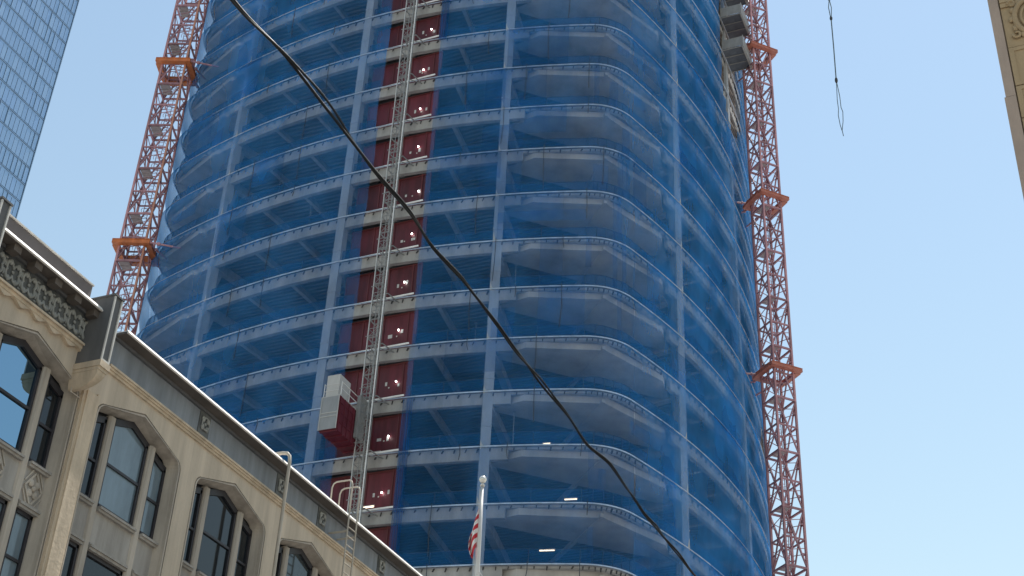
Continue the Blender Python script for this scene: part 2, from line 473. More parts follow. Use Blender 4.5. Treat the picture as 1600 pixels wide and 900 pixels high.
for n in range(N0, N1+1):
    fl = link('floor_slab', ME[0], tower, (0, 0, fz(n)-G))
    for k_, nm in ((1, 'edge_beam'), (2, 'edge_rope'), (4, 'guard_net'), (5, 'guard_rail')):
        link(nm, ME[k_], fl)
    tag(link('edge_bracket', ME[3], fl), kind='stuff')
    for k in range(4):
        link('corner_soffit', CM[k], fl); link('diagonal_girder', CR[k], fl)
    for g in GM: link('girder', g, fl)

# columns on the perimeter, run to the ground, with a splice collar on every second floor
def column_mesh():
    b = MB(); b.box(-.34, .34, -.34, .34, 0, fz(N1)+3-G)
    for n in range(N0, N1+1, 1):
        z = fz(n)+1.05+.25*((n*7) % 3)-G
        b.box(-.37, .37, -.37, .37, z, z+.10)
        z2 = fz(n)+.1-G
        b.box(-.355, .355, -.355, .355, z2, z2+.05)
    return b.mesh('column', M['steel_grey'])
cme = column_mesh()
for k in range(4):
    for d in (-12.6, 0, 12.6):
        x, y = rot((d, -(HALF-.22-d*d/RR2)), k)
        link('column', cme, tower, (x, y, 0), math.atan2(y, x)+math.pi/2)
tp(MB().box(CX-11, CX+11, CY-11, CY+11, G, fz(N1)), 'core_wall', M['core'])
lower = MB()
for n in range(-9, N0): lower.prism([(*pp(i), fz(n)-.9) for i in range(0, NP, 3)], (0, 0, .9))
tag(tp(lower, 'lower_floors', M['concrete']))

# red hoist gates closing the opening on each floor, with notices and white marks
def hoist_gate(n):
    z = fz(n)
    g = tp(MB().box(-48.6, -42.15, 76.86, 76.92, z+.05, z+3.25), 'hoist_gate', M['red_gate'])
    fr = MB()
    for x in (-48.5, -46.6, -44.9, -42.9, -42.2): fr.box(x-.05, x+.05, 76.80, 76.858, z+.05, z+3.25)
    fr.box(-48.6, -42.15, 76.805, 76.856, z+.06, z+.16); fr.box(-48.6, -42.15, 76.808, 76.854, z+3.1, z+3.2)
    tp(fr, 'gate_frame', M['gate_frame'], g)
    sp = MB(); sp.box(-48.6, -42.15, 76.87, 76.91, z+3.252, z+3.35); tp(sp, 'gate_header', M['dark'], g)
    rs = random.Random(n*13+5)
    for x in ((-44.15+rs.uniform(-.15, .1), -43.25+rs.uniform(-.25, .3)) if n % 2 else (-44.2+rs.uniform(-.1, .2), -43.5+rs.uniform(-.2, .4))):
        zz = z+1.35+rs.uniform(-.1, .2); ww = rs.choice((.16, .2, .34))
        tp(MB().box(x-ww/2, x+ww/2, 76.842, 76.852, zz, zz+rs.choice((.22, .3, .34))), 'notice', M['paper'], g)
    x = -43.9+rs.uniform(-.1, .3); tp(MB().box(x-.05, x+.05, 76.84, 76.85, z+1.28, z+1.38), 'notice', M['rim'], g)
    # pale toe board along the opening
    tp(MB().box(-47.1, -42.25, 76.02, 76.09, z-.02, z+.10), 'toe_board', M['edge_white'], g)
for n in range(-1, 14): hoist_gate(n)

# ---- blue nets, one panel per side and floor, tied at the slabs and blown out between
def net_panel(n, k):
    z0, z1 = fz(n)+.02, fz(n+1)+.02
    NV = 7
    rs = random.Random(n*31+k*7)
    idx = []
    i0 = k*len(Q); L = len(Q)
    for i in range(i0, i0+L+1):
        for sub in ((0, .5) if i < i0+L else (0,)): idx.append((i, sub))
    b = MB(); ph = [rs.uniform(0, 6.28) for _ in range(4)]
    def pt(i, sub):
        a = pp(i); 
        if sub == 0: return Vector(a), Vector(NRM[i % NP])
        c = pp(i+1); return (Vector(a)+Vector(c))/2, ((Vector(NRM[i % NP])+Vector(NRM[(i+1) % NP]))/2).normalized()
    samples = [pt(i, sub) for i, sub in idx]
    XA, XB = -46.95+rs.uniform(-.25, .15), -42.28+rs.uniform(-.12, .12)
    if k == 0 and n >= 0:
        for xx in (XA, XB):
            for q in range(len(samples)-1):
                p, r_ = samples[q], samples[q+1]
                if p[0].x < xx < r_[0].x:
                    t_ = (xx-p[0].x)/(r_[0].x-p[0].x)
                    samples.insert(q+1, (p[0].lerp(r_[0], t_), p[1].lerp(r_[1], t_).normalized())); break
    grid = []
    for m_, (p, nn) in enumerate(samples):
        loose = .15
        if p.x < -64: loose = .15+min(1, (-64-p.x)/4)*.34
        if p.x > -25.8 and p.y > 88: loose = .2
        if k == 0 and -49 < p.x < -41: loose = .06
        s = (p.x+p.y)
        rowp = []
        for v in range(NV+1):
            t = v/NV                      # 0 bottom, 1 top
            td = 1-t
            bul = math.sin(math.pi*td**.62)*loose
            bul += .045*math.sin(s*1.9+ph[0]+3*t)*math.sin(math.pi*t)+.03*math.sin(s*4.3+ph[1]-5*t)*math.sin(math.pi*t)
            o = .16+bul+.012*(v == NV)
            zz = z0+(z1-z0)*t-(.02*math.sin(s*2.5+ph[2]))*math.sin(math.pi*t)
            rowp.append((p.x+nn.x*o, p.y+nn.y*o, zz))
        grid.append(rowp)
    def gone(c):
        if k == 0 and XA < c[0] < XB and c[1] < 90: return True
        if k == 1:
            y, z = c[1], c[2]
            if 98.3 < y < 105.5 and z > 84.6+abs(y-101.5)*.9: return True
            if ((y-108.9)/1.9)**2+((z-56.0)/1.75)**2 < 1: return True
        if k == 0 and n < 0 : return True
        if n < 0 and k in (0, 1) and c[0] < -30: return True
        return False
    pieces = [MB(), MB()]
    for m_ in range(len(samples)-1):
        for v in range(NV):
            q = [grid[m_][v], grid[m_+1][v], grid[m_+1][v+1], grid[m_][v+1]]
            c = [sum(x[j] for x in q)/4 for j in range(3)]
            if not gone(c): pieces[1 if (k == 0 and c[0] > -45) or (k == 1 and c[1] > 101.9) else 0].quad(*q)
    if k == 1 and not any(gone([sum(x[j] for x in (grid[m_][v],))  for j in range(3)]) for m_ in range(len(samples)) for v in range(NV)):
        k0 = len(pieces[0].v); pieces[0].v += pieces[1].v; pieces[0].f += [tuple(i+k0 for i in f) for f in pieces[1].f]; pieces[1] = MB()
    for b in pieces:
        if b.f: tp(b, 'safety_net', M['net'], tower, True)
for n in range(-1, N1):
    for k in range(4): net_panel(n, k)

# gathered bundles of net hanging beside the opening
def plan_y(x): d = x-CX; return CY-(HALF-d*d/RR2)
for n in range(0, N1):
    rs = random.Random(n)
    if n <= 2 or n >= 11:
        g = MB(); wdt = .75
        for q in range(9):
            x0 = -42.35+wdt*q/9; x1 = x0+wdt/9; d0 = .22+.16*(q % 2)+rs.uniform(0, .06); d1 = .22+.16*((q+1) % 2)
            g.quad((x0, plan_y(x0)-d0, fz(n)-.3), (x1, plan_y(x1)-d1, fz(n)-.3), (x1, plan_y(x1)-d1, fz(n+1)-.2), (x0, plan_y(x0)-d0, fz(n+1)-.2))
        tp(g, 'gathered_net', M['net_dense'], tower)
# dark seam ropes hanging in front of the beams
for n in range(0, N1):
    rs = random.Random(n*5+2)
    for x in (-58.5, -54.2, -38.4, -33.9, -30.2):
        if rs.random() < .72:
            xx = x+rs.uniform(-1.6, 1.6); L = rs.choice((.9, 1.0, 2.6, 3.6)); i = min(range(0, 35), key=lambda q: abs(pp(q)[0]-xx))
            a = pp(i, .34)
            tp(MB().tube([(a[0], a[1], fz(n)+.15), (a[0]+rs.uniform(-.05, .05), a[1], fz(n)-L*.5), (a[0]+rs.uniform(-.1, .1), a[1], fz(n)-L)], .028, 5), 'net_rope', M['rope'])
# lengths of doubled net where two widths overlap or a patch was hung over a tear
for n in range(0, N1):
    rs = random.Random(n*17+3)
    for q in range(9):
        i = rs.choice(list(range(0, 7))+list(range(17, 60))); wd = rs.choice((1, 1, 2, 3)); t0 = rs.choice((0, 0, .35)); t1 = rs.choice((1, 1, .6))
        b = MB(); hang = rs.uniform(-.25, .25)
        if i > 48 and n > 10: continue
        for m_ in range(i, i+wd):
            a, c = pp(m_, .23+.02*(q % 3)), pp(m_+1, .23+.02*(q % 3))
            if a[1] < 90 and a[0] < -42 and c[0] > -47.6: continue
            b.quad((*a, fz(n)+.05+FH*t0), (*c, fz(n)+.05+FH*t0+hang*.3), (*c, fz(n)-.02+FH*t1), (*a, fz(n)-.02+FH*t1))
        if b.f: tp(b, 'net_patch', M['net_patch'], tower, True)
# timber props and pallets of material standing on the open floors
for n in range(0, 14):
    rs = random.Random(n*23+9)
    for q in range(rs.choice((1, 2, 3))):
        x = rs.uniform(-62, -35); y = plan_y(x)+rs.uniform(1.2, 3.5)
        if -49 < x < -41.5: continue
        b = MB(); b.tube([(x, y, fz(n)), (x, y, fz(n)+1.9)], .05, 6); b.tube([(x, y, fz(n)+1.9), (x, y, fz(n+1)-.7)], .036, 6); b.box(x-.12, x+.12, y-.12, y+.12, fz(n+1)-.70, fz(n+1)-.66)
        b.box(x-.12, x+.12, y-.12, y+.12, fz(n)+.001, fz(n)+.02)
        tp(b, 'floor_prop', M['galv'], tower)
# bare scaffold boarding behind the torn net on the right
sc = MB()
for q in range(9):
    z = 54.3+q*.42; sc.box(-25.35, -25.28, 107.0, 111.0, z, z+.3)
tp(sc, 'boarding', M['rust'])
sc = MB()
for q in range(34):
    z = 82.0+q*.62; sc.box(-24.72, -24.62, 98.4, 104.6, z, z+.42)
tp(sc, 'boarding', M['rust'])

# ------------------------------------------------------------------ loading platforms on the right side
for i, n in enumerate((14, 15, 16)):
    z = fz(n); y0, y1 = 99.0, 102.3
    t = thing('loading_platform', ('grey loading platform jutting from the tower side, lowest of the three',
              'grey loading platform jutting from the tower side, middle of the three',
              'grey loading platform jutting from the tower side, highest and cut by the frame')[i], 'platform', (-24.4, y0, z), 0, 'loading platforms on the tower side')
    MB().box(0, 2.05, 0, y1-y0, .02, .08).build('deck_plate', M['plat_dark'], t)
    for q in range(4): MB().box(.1, 2.0, q*1.066, q*1.066+.05, -.06, .018).build('joist', M['plat_white'], t)
    for x in (.05, 2.05): MB().box(x-.05, x+.05, -.04, y1-y0+.04, -.2, .1).build('side_beam', M['plat_white'], t)
    MB().box(2.105, 2.15, -.05, y1-y0+.05, .0, 1.35).build('side_panel', M['plat_white'], t)
    for y in (-.02, y1-y0): MB().box(.1, 2.1, y-.02, y+.02, .1, 1.2).build('end_panel', M['plat_white'], t)

# ------------------------------------------------------------------ work lamps inside the tower
WORDS = 'zero one two three four five six seven eight nine ten'.split()
for n in range(0, 12):
    rs = random.Random(n*3+1); x = -43.4+rs.uniform(-.35, .35); z = fz(n)+1.62+rs.uniform(-.1, .25)
    t = thing('work_lamp', 'bare white work lamp glowing at the red gate '+('beside the hoist cabin' if n == 2 else '%s stor%s %s the hoist cabin' % (WORDS[abs(n-2)], 'ey' if abs(n-2) == 1 else 'eys', 'above' if n > 2 else 'below')), 'lamp', (x, 76.72, z), 0, 'work lamps at the hoist gates')
    MB().ball((0, 0, 0), .058, 10, 6, (1, .8, 1.25)).build('bulb', M['bulb'], t, True)
    MB().tube([(0, 0, .085), (0, 0, .2)], .035, 8).build('socket', M['dark'], t)
for (x, y, z, L, a), lb in zip([(-33.2, 81, 36.5, 1.0, .2), (-32.0, 82, 40.43, .85, .2), (-33.9, 82, 44.9, .5, .1), (-44.3, 76.5, 43.13, .8, 0), (-44.35, 76.5, 39.13, .75, 0)],
        ['lit tube lamp in the lowest netted storey, right of the flagpole', 'lit tube lamp one storey above the lowest netted one',
         'short lit tube lamp two storeys above the lowest netted one', 'orange glowing tube standing in for light through the gap under the red gate beside the hoist cabin', 'orange glowing tube standing in for light through the gap under the red gate above the roof ladder']):  # last two: glowing tubes added for light through the gap under the gates
    t = thing('tube_lamp', lb, 'lamp', (x, y, z), a, 'tube lamps in the tower')
    MB().tube([(-L/2, 0, 0), (L/2, 0, 0)], .045, 8).build('tube', M['tube'], t, True)
    MB().box(-L/2-.05, L/2+.05, -.05, .05, .05, .11).build('fitting', M['fitting'], t)

# ================================================================== HOIST MAST AND CABIN
hm = thing('hoist_mast', 'slim grey lattice mast of the construction hoist rising up the tower front', 'hoist mast', (-44.3, 74.7, G))
SH = 1.508
def hoist_section():
    b = MB(); s = .33
    for x in (-s, s):
        for y in (-s, s): b.tube([(x, y, 0), (x, y, SH)], .034, 6)
    for zz in (.04, SH/2, SH-.04):
        for p, q in (((-s, -s), (s, -s)), ((s, -s), (s, s)), ((s, s), (-s, s)), ((-s, s), (-s, -s))):
            b.bar((*p, zz), (*q, zz), .034)
    for i, (p, q) in enumerate((((-s, -s), (s, -s)), ((s, -s), (s, s)), ((s, s), (-s, s)), ((-s, s), (-s, -s)))):
        
        if i % 2 == 0: b.bar((*p, .05), (*q, SH/2), .026); b.bar((*q, SH/2), (*p, SH-.05), .026)
    b.box(-.06, .06, s+.01, s+.07, 0, SH)
    return b.mesh('mast_section', M['galv'])
hs = hoist_section()
for k in range(int(104/SH)): link('mast_section', hs, hm, (0, 0, k*SH))
MB().tube([(.52, -.2, 0), (.52, -.2, 104)], .045, 8).build('guide_rail', M['galv_light'], hm)
MB().tube([(-.62, .1, 0), (-.62, .1, 104)], .035, 8).build('guide_rail', M['galv_light'], hm)
for n in range(N0, N1+1):
    b = MB(); z = fz(n)-.3-G
    for x in (-.5, .5): b.bar((x, .3, z), (x*1.5, 1.75, z), .07)
    b.bar((-.64, .32, z), (.54, .32, z), .07); b.bar((-.62, -.2, z+.5), (.53, -.2, z+.5), .05); b.bar((-.5, .35, z), (.75, 1.6, z), .05)
    b.build('wall_tie', M['galv'], hm)
cab = thing('hoist_cabin', 'grey and red hoist cabin parked beside its lattice mast', 'hoist cabin', (-46.18, 72.0, 42.9))
CW, CDp, CHh = 1.32, 3.7, 2.5
MB().box(0, CW, 0, CDp, 0, CHh).build('cabin_body', M['cabin_red'], cab)
pn = MB().box(.015, CW-.015, -.05, -.004, .03, CHh-.02).build('end_door', M['cabin_grey'], cab)
for zz in (.95, 1.22): MB().box(.015, CW-.015, -.08, -.052, zz, zz+.06).build('door_rail', M['cabin_white'], pn)
for x in (.0, CW): MB().box(x-.03, x+.03, -.085, -.053, .0, CHh).build('door_post', M['cabin_white'], pn)
for q in range(6): MB().box(CW+.001, CW+.06, .1+q*.6, .18+q*.6, .02, CHh-.02).build('side_post', M['cabin_red'], cab)
for q in range(3): MB().box(CW+.002, CW+.05, .0, CDp, .6+q*.7, .66+q*.7).build('side_rail', M['cabin_red'], cab)
for q in range(5): MB().box(.02, CW-.02, .1+q*.8, .2+q*.8, -.1, -.003).build('floor_joist', M['cabin_red'], cab)
rb = MB().box(.16, CW-.18, .05, 1.5, CHh+.06, CHh+1.7).build('drive_housing', M['cabin_white'], cab)
for zz in (.45, .95): MB().box(.15, CW-.17, .03, .048, CHh+zz, CHh+zz+.05).build('panel_joint', M['fitting'], rb)
MB().box(-.02, CW+.05, -.02, CDp+.02, CHh+.0, CHh+.06).build('roof_plate', M['cabin_white'], cab)
rl = MB()
for x, y in ((CW, .1), (CW, 1.2), (CW, 2.4), (CW, 3.5), (.0, .1), (0, 3.5)): rl.bar((x, y, CHh+.06), (x, y, CHh+1.1), .04)
for zz in (.6, 1.08): rl.bar((CW, .1, CHh+zz), (CW, 3.5, CHh+zz), .04); rl.bar((0, .1, CHh+zz), (0, 3.5, CHh+zz), .04)
rl.build('roof_railing', M['galv_light'], cab)
for q in range(22): MB().box(CW+.061, CW+.075, .12+q*.16, .15+q*.16, .75, 2.2).build('side_slat', M['cabin_red'], cab)
mc = MB(); mc.box(CW+.06, CW+.28, 2.2, 3.2, .4, 3.6); mc.build('guide_frame', M['galv'], cab)

# ================================================================== TOWER CRANES
def crane(label, loc, rz, s, zv0, zv1, seg, collars, cmat, cs, chord_m, brace_m, near, far, bh):
    t = thing('tower_crane', label, 'crane', loc, rz)
    h = s/2
    cme = MB().box(-.085, .085, -.085, .085, 0, seg).mesh('chord', chord_m)
    corners = [(-h, -h), (h, -h), (h, h), (-h, h)]
    def br(p, q, wd): return MB().bar(p, q, wd).mesh('brace', brace_m)
    pieces = []
    for i in range(4):
        a, b = corners[i], corners[(i+1) % 4]; mid = ((a[0]+b[0])/2, (a[1]+b[1])/2)
        pieces.append(br((*a, .08), (*b, .08), .15)); pieces.append(br((*a, seg/2), (*b, seg/2), .12))
        pieces.append(br((*a, .1), (*mid, seg/2), .10)); pieces.append(br((*b, .1), (*mid, seg/2), .10))
        pieces.append(br((*a, seg-.05), (*mid, seg/2), .10)); pieces.append(br((*b, seg-.05), (*mid, seg/2), .10))
    struts = []
    for i in range(4):
        a, b = corners[i], corners[(i+1) % 4]; q = lambda t_: (a[0]+(b[0]-a[0])*t_, a[1]+(b[1]-a[1])*t_)
        for zz in (seg*.26, seg*.76): struts.append(MB().bar((*q(0), zz), (*q(.27), zz-.02), .06).bar((*q(.73), zz), (*q(1), zz), .06).bar((*q(0), zz), (*q(1), zz+seg*.10), .05).mesh('strut', brace_m))
    lad = MB()
    for x in (-.2, .2): lad.bar((x, .25, 0), (x, .25, seg), .045)
    for q in range(int(seg/.35)): lad.bar((-.2, .25, .15+q*.35), (.2, .25, .15+q*.35), .03)
    hoop = [(.38*math.cos(a_), .25-.38*math.sin(a_)*1.5, 0) for a_ in [math.pi*i/8 for i in range(9)]]
    for q in range(int(seg/.9)): lad.tube([(x, y, .3+q*.9) for x, y, z in hoop], .022, 5)
    lme = lad.mesh('ladder', brace_m)
    pl = MB(); pl.box(-h+.12, -h*.05, -h+.12, h*.55, .12, .16)
    for q in range(3): pl.bar((-h+.1, -h+.25+q*(s-.9)/2, .09), (-h*.05, -h+.25+q*(s-.9)/2, .09), .06)
    pme = pl.mesh('rest_platform', M['grating'])
    z = zv0; first = True
    while z < zv1:
        sec = thing('mast_section', None, None, (0, 0, z-loc[2])); sec.parent = t
        for i, c in enumerate(corners):
            o = link('chord', cme, sec, (*c, 0))
            if i == near: o.data = o.data.copy(); o.data.materials[0] = M['chord_sunlit'] if cmat is M['orange'] else chord_m
        for p in pieces: link('brace', p, sec)
        for p in struts: link('strut', p, sec)
        link('ladder', lme, sec); link('rest_platform', pme, sec)
        z += seg
    low = MB()
    for c in corners:
        low.box(c[0]-.085, c[0]+.085, c[1]-.085, c[1]+.085, 0, zv0-loc[2])
        low.box(c[0]-.085, c[0]+.085, c[1]-.085, c[1]+.085, z-loc[2], z-loc[2]+22)
    for zz in range(0, int(zv0-loc[2])-2, 3):
        for i in range(4): low.bar((*corners[i], zz), (*corners[(i+1) % 4], zz+3), .09)
    for zz in range(0, 20, 3):
        for i in range(4): low.bar((*corners[i], z-loc[2]+zz), (*corners[(i+1) % 4], z-loc[2]+zz+3), .09)
    low.build('plain_mast', chord_m, t)
    for zc in collars:
        cl = thing('collar', None, None, (0, 0, zc-loc[2])); cl.parent = t
        e = cs/2; wd = .38
        for i in range(4):
            a = Vector((-e, -e+wd/2, 0)); b = Vector((e, -e+wd/2, 0))
            bi = bh if i != 2 else bh*far
            bb = MB(); bb.box(-e if i % 2 == 0 else -e+wd+.003, e if i % 2 == 0 else e-wd-.003, -e, -e+wd, -bi/2, bi/2)
            bb.box(-e+.02 if i % 2 == 0 else -e+wd+.004, e-.02 if i % 2 == 0 else e-wd-.004, -e-.05, -e+wd+.04, bi/2+.001, bi/2+.05)
            bb.box(-e+.02 if i % 2 == 0 else -e+wd+.004, e-.02 if i % 2 == 0 else e-wd-.004, -e-.05, -e+wd+.04, -bi/2-.05, -bi/2-.001)
            o = bb.build('collar_beam', cmat, cl); o.rotation_euler = (0, 0, i*math.pi/2)
        for i, c in enumerate(corners):
            sx, sy = (1 if c[0] > 0 else -1), (1 if c[1] > 0 else -1)
            MB().box(min(c[0]+sx*.1, sx*(e-wd)), max(c[0]+sx*.1, sx*(e-wd)), min(c[1]+sy*.1, sy*(e-wd)), max(c[1]+sy*.1, sy*(e-wd)), -.1, .1).build('wedge_block', cmat, cl)
    return t
craneL = crane('red lattice crane mast left of the netted tower, with orange collars', (-70.4, 77.9, G), R(21), 2.15, 50.4, 99.0, 4.86,
               (66.7, 86.95), M['orange'], 3.2, M['crane_red'], M['crane_dark'], 1, 2.2, .32)
craneR = crane('dull red lattice crane mast right of the netted tower, with three collars', (-21.9, 102.75, G), R(47), 1.85, 37.3, 103.0, 4.86,
               (59.55, 77.3, 95.0), M['collar_red'], 3.0, M['crane_red'], M['crane_dark'], 0, 1, .24)
# tie rods from the left crane's collars to the slab edges
def tie(zc, crane_o, pts):
    for (x0, y0, x1, y1) in pts:
        a = Vector((x0, y0, zc)); b = Vector((x1, y1, zc-.0)); d = (b-a)
        q1, q2 = a+d*.25, a+d*.34
        mb = MB(); mb.tube([a, q1], .08, 8); mb.tube([q1, q1+d*.03, q2, q2+d*.03], [.08, .16, .16, .08], 8); mb.tube([q2+d*.03, b], .08, 8)
        inv = crane_o.matrix_basis.inverted()
        mb.v = [tuple(inv @ Vector(v)) for v in mb.v]
        mb.build('tie_rod', M['crane_dark'], crane_o)
craneL.matrix_basis  # placed by location and rotation
bpy.context.view_layer.update()
for zc in (66.7, 86.95):
    tie(zc, craneL, [(-68.5, 77.1, -66.4, 78.75), (-68.6, 77.6, -68.5, 79.75), (-69.6, 79.9, -70.2, 81.6)])
for zc in (59.55, 77.3, 95.0):
    tie(zc, craneR, [(-23.7, 103.2, -24.7, 103.6), (-22.6, 104.4, -24.85, 106.0), (-23.6, 102.2, -24.6, 101.7)])

# sling hanging from a crane hook, upper right
sl = thing('crane_sling', 'thin dark crane cable with a loose loop hanging against the sky', 'crane cable', (-13.2, 94.1, 91.5))
def P(x, z): return (x*.92, x*.39, z)
MB().ball((0, 0, .35), .22, 8, 6, (1, 1, 1.6)).build('hook_block', M['dark'], sl)
MB().tube([P(-.06, .9), P(-.09, 40)], .03, 5).build('hoist_rope', M['sling'], sl)
MB().tube([P(0, .1), P(-.13, -.9), P(-.05, -2.0)], .04, 5).build('sling_leg', M['sling'], sl)
MB().tube([P(0, .1), P(.12, -.9), P(.03, -2.0)], .04, 5).build('sling_leg', M['sling'], sl)
MB().ball(P(-.01, -2.2), .13, 8, 6, (1, 1, 2)).build('shackle', M['dark'], sl)
MB().tube([P(-.01, -2.3), P(-.05, -5.5), P(-.13, -9.2)], .055, 6).build('sling_rope', M['sling'], sl)
MB().ball(P(-.13, -9.4), .13, 8, 6, (1, 1, 2.6)).build('shackle', M['dark'], sl)
MB().tube([P(-.13, -9.6), P(-.22, -11.6), P(-.2, -12.6), P(-.27, -13.3), P(-.2, -14.3), P(-.1, -14.9)], .033, 5).build('sling_loop', M['sling'], sl)
MB().tube([P(-.11, -9.6), P(.02, -11.2), P(.03, -12.4), P(.14, -12.9), P(.08, -13.9), P(-.08, -14.9), P(-.02, -15.5)], .033, 5).build('sling_loop', M['sling'], sl)

# ================================================================== LEFT STREET BUILDING
XF = -23.0
lb = thing('street_building', 'cream street building with arched triple windows under a grey frieze and bright-edged eave', 'building', (XF, 25.0, G))
YS, YE = 11.35, 56.0
PITCH = 4.535
BAY1 = 9.88*2.3
def bp(mb, name, m_, parent=lb, smooth=False): return tp(mb, name, m_, parent, smooth)
HW = 1.91
# outer arch outline in (y, z), from the bottom left up and over to the bottom right
def outline(off, zbot=-.6):
    hw = HW-off; zs = 16.85-off*.15; pk = 17.63-off; sh = 17.05-off*.85
    pts = [(-hw, zbot), (-hw, zs-.1)]
    for i in range(1, 5):
        a = i/5*math.pi/2; pts.append((-hw+.28*(1-math.cos(a)), zs-.1+.34*math.sin(a)))
    pts.append((-hw+.33, zs+.26)); pts.append((0, pk))
    left = pts[:-1]
    return pts+[(-y, z) for y, z in reversed(left)]
O0, O1, O2, O3, O4 = outline(0), outline(.045), outline(.09), outline(.10), outline(.20)
ZTOP = 18.02
GLX = XF-.42          # plane of the glass
def surround_mesh():
    b = MB()
    lay = [(O0, 0.0), (O0, -.05), (O1, -.05), (O1, .0), (O2, .0), (O3, -.1), (O4, -.40)]
    for (A, xa), (Bq, xb) in zip(lay[:-1], lay[1:]):
        for i in range(len(A)-1):
            b.quad((xa, *A[i]), (xa, *A[i+1]), (xb, *Bq[i+1]), (xb, *Bq[i]))
    return b.mesh('surround', M['cream_grey'])
SME = surround_mesh()
def wall_mesh():
    b = MB(); o = O0
    for i in range(len(o)-1):
        (y0, z0), (y1, z1) = o[i], o[i+1]
        if abs(y1-y0) > 1e-6: b.quad((0, y0, z0), (0, y1, z1), (0, y1, ZTOP), (0, y0, ZTOP))
    for s in (-1, 1): b.quad((0, s*PITCH/2, -.6), (0, s*HW, -.6), (0, s*HW, ZTOP), (0, s*PITCH/2, ZTOP))
    b.quad((0, -PITCH/2, G-.1), (0, PITCH/2, G-.1), (0, PITCH/2, -.6), (0, -PITCH/2, -.6))
    return b.mesh('facade_wall', M['cream'])
WME = wall_mesh()
# lights: (y0, y1); mullions between
LIGHTS = [(-1.70, -1.045), (-.775, .775), (1.045, 1.70)]
MULL = [-.91, .91]
def arch_z(y): return 17.05-.25+(17.63-17.05-.0)*(1-min(1, abs(y)/1.6))-.03
ROWS = [(14.63, None), (11.03, 13.45), (7.4, 9.85), (3.8, 6.25), (.2, 2.65)]
def sash_mesh(y0, y1, z0, ztop, fr=.085, arch=False):
    b = MB()
    if arch:
        ys = [y0, (0 if y0 < 0 < y1 else (y0+y1)/2), y1]
        topo = [(y, min(ztop, arch_z(y))) for y in ys]
    else: topo = [(y0, ztop), (y1, ztop)]
    x0, x1 = -.46, -.34
    b.box(x0, x1, y0, y0+fr, z0, topo[0][1]); b.box(x0, x1, y1-fr, y1, z0, topo[-1][1])
    b.box(x0, x1+.02, y0+fr+.001, y1-fr-.001, z0, z0+fr*1.5)
    for (ya, za), (yb, zb) in zip(topo[:-1], topo[1:]):
        b.hexa([(x0, ya, za-fr), (x1, ya, za-fr), (x1, yb, zb-fr), (x0, yb, zb-fr), (x0, ya, za+.1), (x1, ya, za+.1), (x1, yb, zb+.1), (x0, yb, zb+.1)])
    zm = z0+(min(t[1] for t in topo)-z0)*.52
    b.box(x0+.01, x1-.01, y0+fr+.001, y1-fr-.001, zm-.035, zm+.035)
    return b.mesh('sash_frame', M['sash']), topo, zm
def pane_mesh(y0, y1, z0, topo):
    b = MB(); x = -.40
    pts = [(x, y0+.02, z0+.02)]+[(x, max(y0+.02, min(y1-.02, y)), z-.02) for y, z in topo]+[(x, y1-.02, z0+.02)]
    b.prism(pts, (-.012, 0, 0)); return b
SASH = {}
for ri, (z0, zt) in enumerate(ROWS[:3]):
    for li, (y0, y1) in enumerate(LIGHTS):
        SASH[ri, li] = sash_mesh(y0, y1, z0, 17.6 if zt is None else zt, arch=zt is None)
mull_me = {}
for y in MULL:
    b = MB(); zt = arch_z(y)+.10
    b.prism([(-.42, y-.13, -.6), (-.30, y-.13, -.6), (-.25, y-.085, -.6), (-.25, y+.085, -.6), (-.30, y+.13, -.6), (-.42, y+.13, -.6)], (0, 0, zt+.6))
    mull_me[y] = b.mesh('mullion', M['cream_grey'])
def spandrel_mesh(z0, z1):
    b = MB()
    for (y0, y1) in ((-1.78, -1.042), (-.778, .778), (1.042, 1.78)):
        b.box(-.42, -.30, y0, y1, z0+.2, z1-.06)
        b.box(-.42, -.16, y0, y1, z1-.059, z1+.0); b.box(-.42, -.21, y0, y1, z1-.12, z1-.0595)      # sill
        b.box(-.42, -.24, y0, y1, z0+.02, z0+.09); b.box(-.42, -.20, y0, y1, z0+.0905, z0+.15); b.box(-.42, -.26, y0, y1, z0+.1505, z0+.199)   # lintel moulding
    return b.mesh('spandrel', M['spandrel_grey'])
SPM = {ri: spandrel_mesh(ROWS[ri+1][1], ROWS[ri][0]) for ri in range(4)}
def rosette_mesh(s, nm='rosette', m_='ornament', petals=4, dim=False):
    b = MB()
    for q in range(petals):
        a = 2*math.pi*q/petals+math.pi/4
        c = (0.0, s*.52*math.cos(a), s*.52*math.sin(a)*1.1)
        b.ball(c, s*.26, 8, 5, (.55, 1, 1.15))
    b.ball((.0, 0, 0), s*.16, 8, 5, (.8, 1, 1))
    pts = [(.02, s*.55*math.cos(t), s*.6*math.sin(t)) for t in [2*math.pi*i/20 for i in range(21)]]
    b.tube(pts, s*.09, 5)
    return b.mesh(nm, M[m_], True)
ROS = rosette_mesh(.31)
def diamond_mesh():
    b = MB()
    pts = [(0, -.3, 0), (0, 0, .42), (0, .3, 0), (0, 0, -.42)]
    for i in range(4): b.bar(pts[i], pts[(i+1) % 4], .05, .05, (1, 0, 0))
    for i in range(4):
        a = math.pi/4+i*math.pi/2; b.ball((.0, .14*math.cos(a), .18*math.sin(a)), .10, 8, 5, (.5, 1, 1))
    b.ball((.02, 0, 0), .07, 8, 5)
    for s in (-1, 1):
        for u in (-1, 1): b.bar((0, s*.33, u*.12), (0, s*.12, u*.45), .035, .035, (1, 0, 0))
    return b.mesh('spandrel_ornament', M['cream_grey'])
DIA = diamond_mesh()
PV = {(1, 0, 1): 'glass_sky', (1, 0, 2): 'glass_dark', (2, 0, 1): 'glass_blind', (2, 0, 2): 'glass_blind', (1, 1, 2): 'glass_blind', (1, 1, 1): 'glass_blind', (4, 0, 1): 'glass_mid'}
nb = 0
